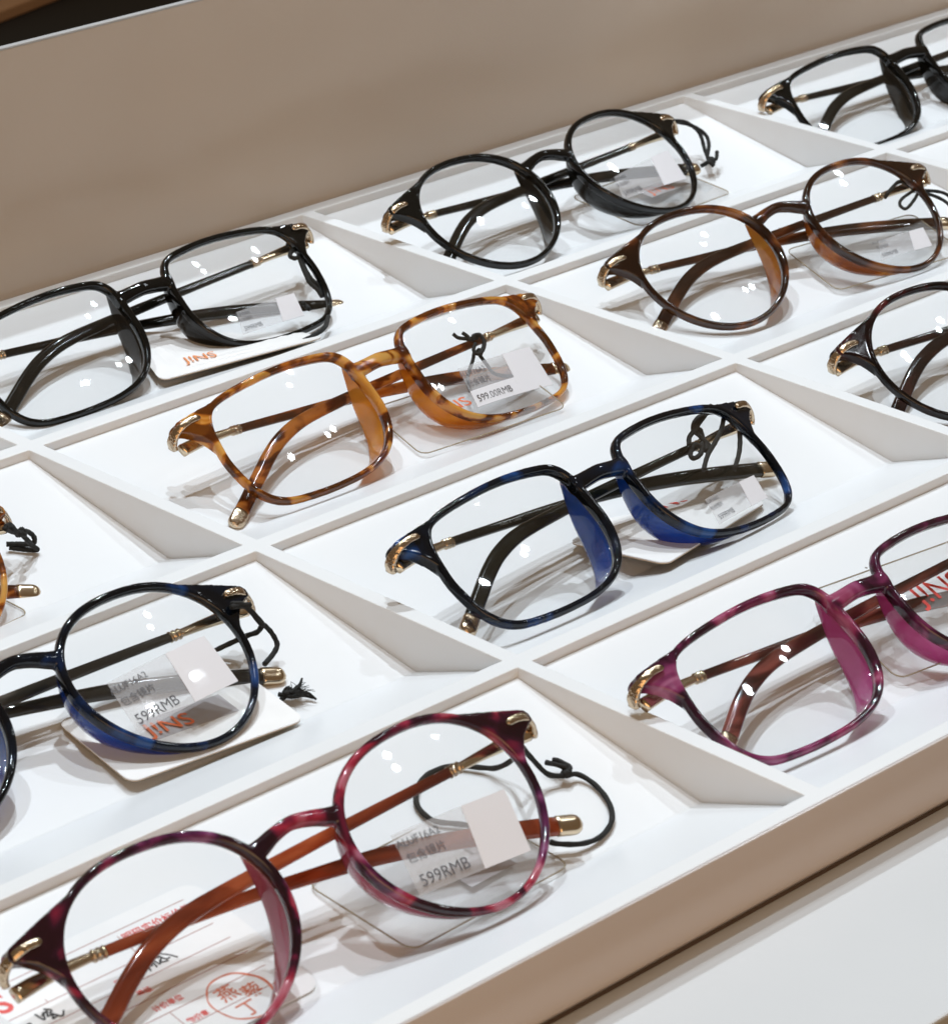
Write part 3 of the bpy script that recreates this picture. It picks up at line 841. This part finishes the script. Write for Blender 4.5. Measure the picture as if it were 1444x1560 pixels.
def frame_at(o, B, e1, e2):
    e1 = Vector(e1).normalized(); e2 = Vector(e2); e2 = (e2 - e1 * e1.dot(e2)).normalized(); e3 = e1.cross(e2)
    o.matrix_world = Matrix.Translation(Vector(B) * U) @ Matrix((e1, e2, e3)).transposed().to_4x4()

def card(B, e1, e2, l, w_, label, clear=False, word=None, wsize=6.2, wang=0.0, wmat=None, block=None, twist=0.0):
    root = empty('hang_tag'); frame_at(root, B, e1, e2)
    tag(root, label, 'tag', 'tags lying under the eyeglasses')
    P = rounded_rect(l, w_, 2.6); curl = lambda x, y: twist * x * y / (l * w_)
    if clear:
        link('sleeve', mesh('sleeve', *slab(P, 0, .22)), root, M_CLEAR)
        path = [Vector((x, y, .11)) for x, y in P]; path.append(path[0].copy()); path.append(path[1].copy())
        link('edge', mesh('edge', *sweep(path, Vector((0, 0, 1)), lambda t: (.22, .17), 6), True), root, M_CLEAR_EDGE)
    else:
        link('card_face', mesh('card_face', *bent_slab(P, 0.16, .42, curl)), root, M_CARD)
        link('card_back', mesh('card_back', *bent_slab(P, -.12, .155, curl)), root, M_CARDBACK)
    if block:
        for (x0, y0, x1, y1) in block:
            link('printed_block', mesh('printed_block', *box_geo(x0, x1, y0, y1, .44 if not clear else .24, .47 if not clear else .27)), root, M_GREYP)
    if word:
        (x0, y0), ang = word, wang
        put_text(root, 'J!NS', wsize, (x0, y0, .85 + curl(x0 + 5, y0 + 2) - 5 * twist * y0 / (l * w_) - 2 * twist * x0 / (l * w_) if not clear else .30), (cos(ang), sin(ang), twist * y0 / (l * w_)), (-sin(ang), cos(ang), twist * (x0 + 5) / (l * w_)), wmat or M_ORANGE, 'printed_word', 'LEFT', .05)
    return root
card((-85.54, -309.85, -10.29), (.9984, .0526, -.0195), (-.0498, .9911, .1233), 45, 28, 'clear plastic tag with grey print under the round burgundy eyeglasses', True, block=[(24, 7, 37, 14.5), (33, 14.6, 43, 19)])
card((-82.01, -222.75, -9.6), (.9971, -.0744, -.0159), (.0758, .9891, .1266), 45, 27, 'white card tag with orange lettering and a lifted corner, under the round blue eyeglasses', False, (13.2, 11.4), 6.4, -.06, block=[(14, 10, 35, 17.6)])
card((80.83, -138.46, -11.0), (.9832, -.174, .0545), (.1629, .9726, .1656), 45, 25, 'clear plastic tag under the square amber eyeglasses', True, (14.5, 13), 6.0, .05)
card((68.64, -232.65, -6.7), (.9671, .2436, -.0737), (-.2488, .9658, -.02), 51.4, 26, 'white card tag with red lettering lying askew under the square dark blue eyeglasses', False, (28.2, 18.6), 7.8, -.22, M_REDINK)
card((64.9, -55.2, -9.9), (.94, -.33, .095), (.33, .93, .17), 47, 27, 'white card tag with thin orange lettering under the square black eyeglasses', False, (9.4, 5.2), 5.2, 0, M_PALEORANGE, twist=-12.5)
card((244.33, -137.16, -10.28), (.965, -.25, .07), (.25, .955, .17), 45, 26, 'clear plastic tag under the round dark brown tortoiseshell eyeglasses', True)
card((243.36, -61.95, -9.3), (.9911, .125, -.045), (-.1244, .9921, .15), 48, 26, 'clear plastic tag with faint red lettering under the round black eyeglasses', True, (24.2, 13.4), 6.4, -.12, M_SEAL, block=[(22, 11.5, 42, 18)])
card((-89.0, -149.6, -9.6), (.975, .21, -.05), (-.2, .96, .17), 46, 26, 'clear plastic tag under the round amber eyeglasses at the edge of the picture', True)
card((65.1, -303.81, -9.6), (.985, -.165, .03), (.18, .94, .30), 62, 31.5, 'large clear plastic sleeve with red lettering under the square magenta eyeglasses', True, (21.2, 16.6), 8.4, .05, M_REDINK)

# paper price tag under the burgundy pair
def paper_tag():
    Y0, Y1, X0, X1 = -305.5, -268.5, -176.0, -104.0
    fz = lambda Y: -2.4 + (Y + 252.42 + 2.4) * 9.7 / 52.6
    root = empty('paper_price_tag', Vector((X0, Y0, fz(Y0) + .25)) * U)
    sl = 9.7 / 52.6; e2 = Vector((0, 1, sl)).normalized()
    frame_at(root, (X0, Y0, fz(Y0) + .25), (1, 0, 0), e2)
    tag(root, 'white paper price tag ruled and printed in red under the round burgundy eyeglasses', 'price tag')
    k = sqrt(1 + sl * sl)
    L = lambda X, Y: (X - X0, (Y - Y0) * k)
    link('paper', mesh('paper', *slab(rounded_rect(X1 - X0, (Y1 - Y0) * k, 3.5), 0, .2)), root, M_PAPER)
    V, F = [], []
    def strip(xa, ya, xb, yb, wd=.17):
        nonlocal V, F
        a, b = Vector(L(xa, ya)), Vector(L(xb, yb)); n = (b - a).normalized(); n = Vector((-n.y, n.x)) * wd / 2
        o = len(V); V += [(*(a + n), .23), (*(a - n), .23), (*(b - n), .23), (*(b + n), .23)]; F += [(o, o + 1, o + 2, o + 3)]
    for Y in (-271.9, -280.4, -285.3, -290.2, -295.1, -299.9): strip(-174, Y, -109.0, Y)
    for X, a, b in ((-126.15, -273.2, -280.4), (-132.0, -295.1, -299.9), (-148.0, -279.5, -280.4)): strip(X, a, X, b)
    link('ruled_lines', mesh('ruled_lines', V, F), root, M_LINE)
    def t(body, size, X, Y, m=M_REDINK, off=0.04, ang=0.0, name='printed_text'):
        x, y = L(X, Y); put_text(root, body, size, (x, y, .24), (cos(ang), sin(ang), 0), (-sin(ang), cos(ang), 0), m, name, 'LEFT', off)
    t('明码实价标价签', 2.38, -125.6, -275.1, off=.045)
    t('计价单位', 1.72, -134.1, -293.6, off=.035)
    t('物价章', 1.62, -131.0, -299.5, off=.035)
    t('等级', 1.62, -133.6, -288.6, off=.035)
    t('品名', 1.62, -135.2, -284.0, off=.035)
    t('J!NS', 7.4, -166.5, -278.4, off=.16, name='printed_word')
    # handwriting
    V, F = [], []
    def scrawl(pts, r=.19):
        p = catmull([(*L(x, y), .26) for x, y in pts], 5)
        link('pen_stroke', mesh('pen_stroke', *sweep(p, Vector((0, 0, 1)), lambda s: (.05, r), 6), True), root, M_BLACK)
    ox, oy = -127.4, -284.4
    for s in ([(0, 0), (.8, 2.2), (1.0, 1.0), (1.9, 1.9)], [(1.6, .2), (2.2, 2.6), (2.6, .6), (3.4, 1.6)], [(2.8, 2.4), (4.0, 2.0), (3.2, .9), (4.6, .5)], [(3.6, 3.4), (4.4, 1.2), (5.4, 1.0)], [(4.3, 3.0), (5.6, 1.8), (6.6, .2)]): scrawl([(ox + a, oy + b) for a, b in s])
    ox, oy = -153.5, -284.6
    for s in ([(-4.4, 0), (-3.2, 1.5), (-3.6, .2), (-2.4, 1.2), (-2.6, -.2)], [(-1.6, 1.4), (-.7, 1.5), (-1.0, .2), (0, .1)], [(1.5, 3.0), (2.0, .8), (3.0, 2.6)], [(2.2, 1.9), (3.8, 2.4), (3.0, 1.2), (4.2, 1.2), (3.4, .2), (4.6, .4)], [(3.6, 3.2), (4.6, 2.2), (3.8, 1.6)], [(4.2, 1.4), (5.2, -.2), (6.4, .9)]): scrawl([(ox + a, oy + b) for a, b in s], .22)
    # round red seal
    V, F = [], []; c = L(-118.4, -299.2); n = 60
    for k in range(n):
        a = 2 * pi * k / n; r0 = 6.5 + .08 * sin(7 * a); th = .22 + .24 * (0.5 + .5 * sin(a * 1.0 + 1.9)) + .05 * sin(11 * a)
        V += [(c[0] + (r0 - th) * cos(a), c[1] + (r0 - th) * sin(a), .245), (c[0] + (r0 + th * .4) * cos(a), c[1] + (r0 + th * .4) * sin(a), .245)]
    F = [(2 * k, 2 * k + 1, (2 * k + 3) % (2 * n), (2 * k + 2) % (2 * n)) for k in range(n)]
    sl_ = link('seal', mesh('seal', V, F), root, M_SEAL)
    for ch, dx, dy, s in (('燕', -3.9, .4, 4.4), ('藜', .6, -1.6, 4.2), ('丁', -3.2, -5.0, 4.4)):
        put_text(sl_, ch, s, (c[0] + dx, c[1] + dy, .25), (1, .05, 0), (-.05, 1, 0), M_SEAL, 'seal_character', 'LEFT', .04)
paper_tag()

# ---------------------------------------------------------------- black cords
CORDS = {'g1': [[[-32.32, -285.92, 3.92], [-28.26, -285.05, -0.91], [-24.96, -286.09, -5.07], [-21.11, -287.35, -6.37], [-18.21, -287.9, -6.97], [-17.31, -291.65, -8.14], [-19.22, -297.51, -9.21], [-23.16, -302.14, -10.05], [-28.93, -304.56, -10.53], [-34.48, -304.47, -9.97], [-38.75, -302.3, -9.12], [-40.11, -301.45, -8.48]], [[-32.32, -285.92, 3.92], [-30.73, -281.54, -1.3], [-31.49, -277.99, -4.15], [-32.67, -275.02, -4.83], [-37.01, -270.9, -4.29], [-42.62, -270.02, -4.13], [-47.67, -271.86, -4.48], [-51.66, -275.46, -5.12], [-53.08, -279.01, -5.84], [-52.72, -282.38, -6.44], [-49.54, -285.62, -7.02], [-46.84, -288.42, -7.57]], [[-21.11, -287.35, -6.37], [-19.96, -286.6, -5.58], [-20.99, -285.0, -4.89], [-21.25, -281.91, -5.36]], [[-21.22, -287.46, -5.98], [-19.6, -287.0, -5.27], [-19.71, -284.13, -4.8], [-19.94, -282.68, -4.96]]], 'g2': [[[-36.26, -201.95, 7.89], [-31.46, -201.26, 6.02], [-28.88, -202.83, 1.74], [-27.58, -202.39, 0.82], [-26.0, -202.65, -1.22], [-25.15, -203.32, -3.35], [-25.57, -204.18, -4.5], [-27.56, -204.87, -5.62], [-31.26, -206.48, -5.98]], [[-35.39, -200.95, 8.03], [-32.31, -201.64, 6.91], [-28.4, -202.5, 1.78], [-28.52, -202.59, 0.74], [-28.56, -201.26, -0.97], [-30.0, -199.84, -1.75], [-31.44, -197.51, -3.33], [-35.4, -195.46, -4.89], [-43.37, -196.06, -5.04]], [[-32.31, -201.64, 6.91], [-31.01, -202.3, 6.85]], [[-42.53, -203.66, -7.39], [-41.66, -207.99, -8.21], [-41.37, -211.28, -8.86], [-39.18, -213.64, -9.28], [-36.6, -216.0, -9.52], [-33.81, -216.05, -9.25]], [[-34.68, -214.92, -9.03], [-33.52, -217.84, -9.03], [-30.32, -217.82, -9.88], [-28.54, -219.18, -10.67]], [[-33.11, -216.34, -8.77], [-30.23, -216.3, -8.24], [-27.16, -213.94, -8.29]], [[-32.43, -217.69, -8.84], [-29.32, -217.98, -9.55], [-28.4, -219.87, -10.78]], [[-35.1, -216.0, -9.75], [-31.79, -217.0, -8.06], [-28.31, -214.78, -8.53]]], 'g3': [[[291.2, -31.67, 6.23], [297.06, -31.18, 4.32], [301.39, -31.62, 1.21], [302.07, -33.21, -1.07], [298.92, -37.71, -3.9], [297.32, -40.79, -5.47]], [[292.66, -30.35, 5.45], [298.5, -32.04, 3.2], [301.17, -35.57, 0.48], [300.02, -38.26, -1.96], [296.91, -40.59, -4.43], [295.47, -42.45, -5.74]], [[293.01, -43.07, -5.85], [295.56, -42.87, -4.84], [297.62, -43.46, -4.94], [301.66, -40.26, -4.36]], [[292.95, -41.57, -6.59], [293.85, -43.88, -5.04], [294.87, -45.11, -6.23]]], 'g4': [[[283.55, -121.58, 4.25], [287.92, -120.25, 5.62], [292.31, -119.41, 6.65], [294.42, -121.0, 5.76], [294.92, -123.46, 4.09]], [[283.67, -121.88, 5.28], [289.1, -120.62, 6.71], [292.31, -120.97, 6.79], [293.9, -124.24, 4.67]], [[294.08, -123.65, 4.49], [288.08, -124.21, 3.48], [285.71, -125.45, 2.38], [286.75, -126.96, 1.43], [291.83, -125.83, 2.73], [296.05, -124.2, 4.3]], [[297.4, -122.89, 3.52], [303.13, -125.31, 2.41], [305.57, -127.51, 1.12], [305.59, -130.95, -1.28]], [[297.26, -123.0, 3.42], [301.56, -126.62, 1.34], [303.25, -129.44, -0.46], [302.74, -132.35, -2.55]]], 'g5': [[[115.71, -113.87, 5.58], [116.38, -115.0, 4.64], [118.29, -115.69, 4.0], [120.15, -116.23, 3.48], [122.14, -116.23, 3.39]], [[118.25, -114.73, 5.42], [119.04, -115.74, 4.57], [119.55, -116.84, 3.66], [122.45, -116.33, 3.95]], [[119.3, -117.1, 4.1], [121.09, -116.49, 4.51], [122.84, -117.15, 3.91], [122.22, -118.99, 2.44], [119.94, -120.47, 1.34], [117.73, -120.7, 1.25], [117.55, -119.68, 2.09], [119.42, -118.39, 3.05]], [[121.6, -115.97, 3.63], [123.5, -115.67, 3.79], [123.55, -117.24, 2.52], [121.76, -118.83, 1.3], [119.46, -119.74, 0.66]], [[118.69, -118.7, 0.89], [116.37, -120.45, -0.42], [112.96, -122.5, -1.94], [110.5, -124.46, -3.43], [109.54, -126.75, -5.24]], [[119.73, -119.07, 0.55], [119.85, -121.77, -1.64], [119.98, -124.04, -3.49], [121.6, -125.24, -4.53], [125.61, -126.46, -5.69]]], 'g6': [[[103.21, -212.82, 0.57], [108.01, -209.87, 2.22], [113.75, -207.35, 3.47], [118.9, -204.66, 4.89], [124.65, -200.62, 7.23]], [[113.23, -213.97, -1.86], [119.06, -210.34, 0.18], [123.99, -205.9, 2.88], [125.54, -203.05, 4.78], [124.18, -201.35, 6.13], [118.82, -200.38, 7.36], [113.71, -201.05, 7.38], [110.27, -202.94, 6.36], [110.54, -204.69, 5.08], [110.71, -206.7, 3.61], [109.26, -208.39, 2.54]], [[104.79, -206.7, 4.81], [106.55, -205.08, 5.81], [109.94, -203.77, 6.41], [113.19, -202.42, 7.07], [116.21, -201.29, 7.58], [120.52, -199.54, 8.41]], [[110.49, -202.94, 5.72], [112.7, -203.09, 5.4], [111.39, -205.38, 3.88], [111.74, -206.86, 2.78], [109.66, -207.86, 2.27], [108.89, -206.58, 3.26], [107.2, -205.96, 3.87], [103.97, -207.85, 2.84], [104.51, -208.8, 2.1], [107.7, -208.03, 2.34], [110.3, -206.01, 3.53]]], 'g7': [[[130.86, -31.96, 5.93], [133.01, -31.69, 6.18], [134.67, -32.85, 5.19], [134.39, -34.32, 3.91], [132.69, -35.28, 3.07], [130.43, -35.36, 2.98], [129.52, -34.44, 3.77], [131.25, -33.59, 4.52], [133.56, -33.75, 4.4]], [[133.41, -33.9, 4.26], [132.06, -35.51, 2.86], [131.16, -37.8, 0.87], [130.46, -40.32, -1.32], [130.18, -41.79, -2.59], [131.1, -43.73, -4.26], [131.2, -45.67, -5.94]], [[134.09, -34.06, 4.13], [132.7, -35.86, 2.57], [131.54, -38.28, 0.46], [131.36, -41.11, -1.99], [132.35, -43.27, -3.85], [131.2, -45.67, -5.94]], [[121.76, -47.69, -4.7], [122.97, -47.87, -5.72], [122.48, -49.97, -6.17]], [[108.61, -54.33, -10.94], [105.5, -63.13, -8.15], [109.13, -66.37, -5.98], [115.03, -64.47, -5.67], [125.35, -54.58, -7.96]]], 'g11': [[[-39.79, -126.95, 4.23], [-37.45, -125.53, 3.5], [-35.91, -125.06, 1.57], [-34.17, -124.52, -0.33]], [[-40.43, -127.42, 4.12], [-36.93, -125.01, 1.53], [-33.93, -124.22, -0.27]], [[-33.89, -124.0, -0.23], [-30.06, -121.49, -1.79], [-27.9, -120.79, -3.65], [-27.83, -121.46, -4.76], [-28.52, -121.03, -5.7], [-30.01, -118.01, -6.18], [-32.41, -116.57, -5.92]], [[-32.71, -122.9, -1.08], [-31.15, -122.95, -3.09], [-28.72, -121.63, -5.84], [-26.93, -120.9, -7.73], [-29.53, -119.02, -7.37], [-31.77, -116.7, -6.91]]]}
WHERE = {'g1': 'lying in a wide loop beside the round burgundy eyeglasses', 'g2': 'with a frayed tassel at the temple tip of the round blue eyeglasses',
         'g3': 'drooping in a narrow loop from the round black eyeglasses', 'g4': 'tied in a bow at the hinge of the round dark tortoiseshell eyeglasses',
         'g5': 'knotted round the temple of the square amber eyeglasses', 'g6': 'coiled in big loops behind the lens of the square dark blue eyeglasses',
         'g7': 'tied at the hinge of the square black eyeglasses', 'g11': 'folded beside the round amber eyeglasses at the picture edge'}
RAD = {'g1': .58, 'g2': .60, 'g3': .62, 'g4': .50, 'g5': .50, 'g6': .62, 'g7': .66, 'g11': .62}
KNOT = {'g1': [(-20.6, -287.0, -6.0)], 'g2': [(-33.2, -216.0, -8.7), (-31.4, -217.0, -9.0)], 'g3': [(296.2, -42.8, -5.3)], 'g4': [(298.6, -120.3, 2.7)],
        'g5': [(123.6, -113.2, 1.5), (123.4, -115.6, -1.2)], 'g6': [(117.6, -199.6, -1.9)], 'g7': [(134.0, -33.6, 4.1)], 'g11': [(-33.6, -124.2, -.2)]}
for key, strands in CORDS.items():
    V, F = [], []; r = RAD[key]; base = Vector(strands[0][0])
    for si, s in enumerate(strands):
        p = [q - base for q in catmull(s, 6)]
        if key == 'g2' and si >= 3:
            rr = lambda t: (r * (.95 - .55 * t),) * 2
        else:
            rr = lambda t: (r * (1 + .06 * sin(90 * t)),) * 2
        V, F = join([(V, F), sweep(p, Vector((.13, .21, .97)), rr, 8)])
    for kx in KNOT[key]:
        kp = Vector(kx) - base
        for a in range(2):
            loop = [kp + Vector((1.15 * r * 1.3 * cos(q), 1.0 * r * 1.3 * sin(q + a), .9 * r * sin(q * 2 + a))) for q in [2 * pi * k / 14 for k in range(16)]]
            V, F = join([(V, F), sweep(loop, Vector((.1, .2, .97)), lambda t: (r * .95, r * .95), 8)])
    if key == 'g2':      # loose fibres of the tassel
        rnd = random.Random(3)
        for k in range(46):
            a = Vector((-31.5 + rnd.uniform(-2.5, 1.5), -217 + rnd.uniform(-1, 1), -8.9 + rnd.uniform(-.5, .6))) - base
            d = Vector((rnd.uniform(-.4, 1), rnd.uniform(-.9, .5), rnd.uniform(-.15, .5))).normalized() * rnd.uniform(1.2, 3.4)
            p = catmull([a, a + d * .5 + Vector((0, 0, .3)), a + d], 3)
            V, F = join([(V, F), sweep(p, Vector((.1, .2, .97)), lambda t: (.10 - .05 * t,) * 2, 4)])
    o = link('tag_cord', mesh('tag_cord', V, F, True), None, M_CORD, base * U)
    tag(o, 'thin black cord ' + WHERE[key], 'cord', 'cords of the tags')
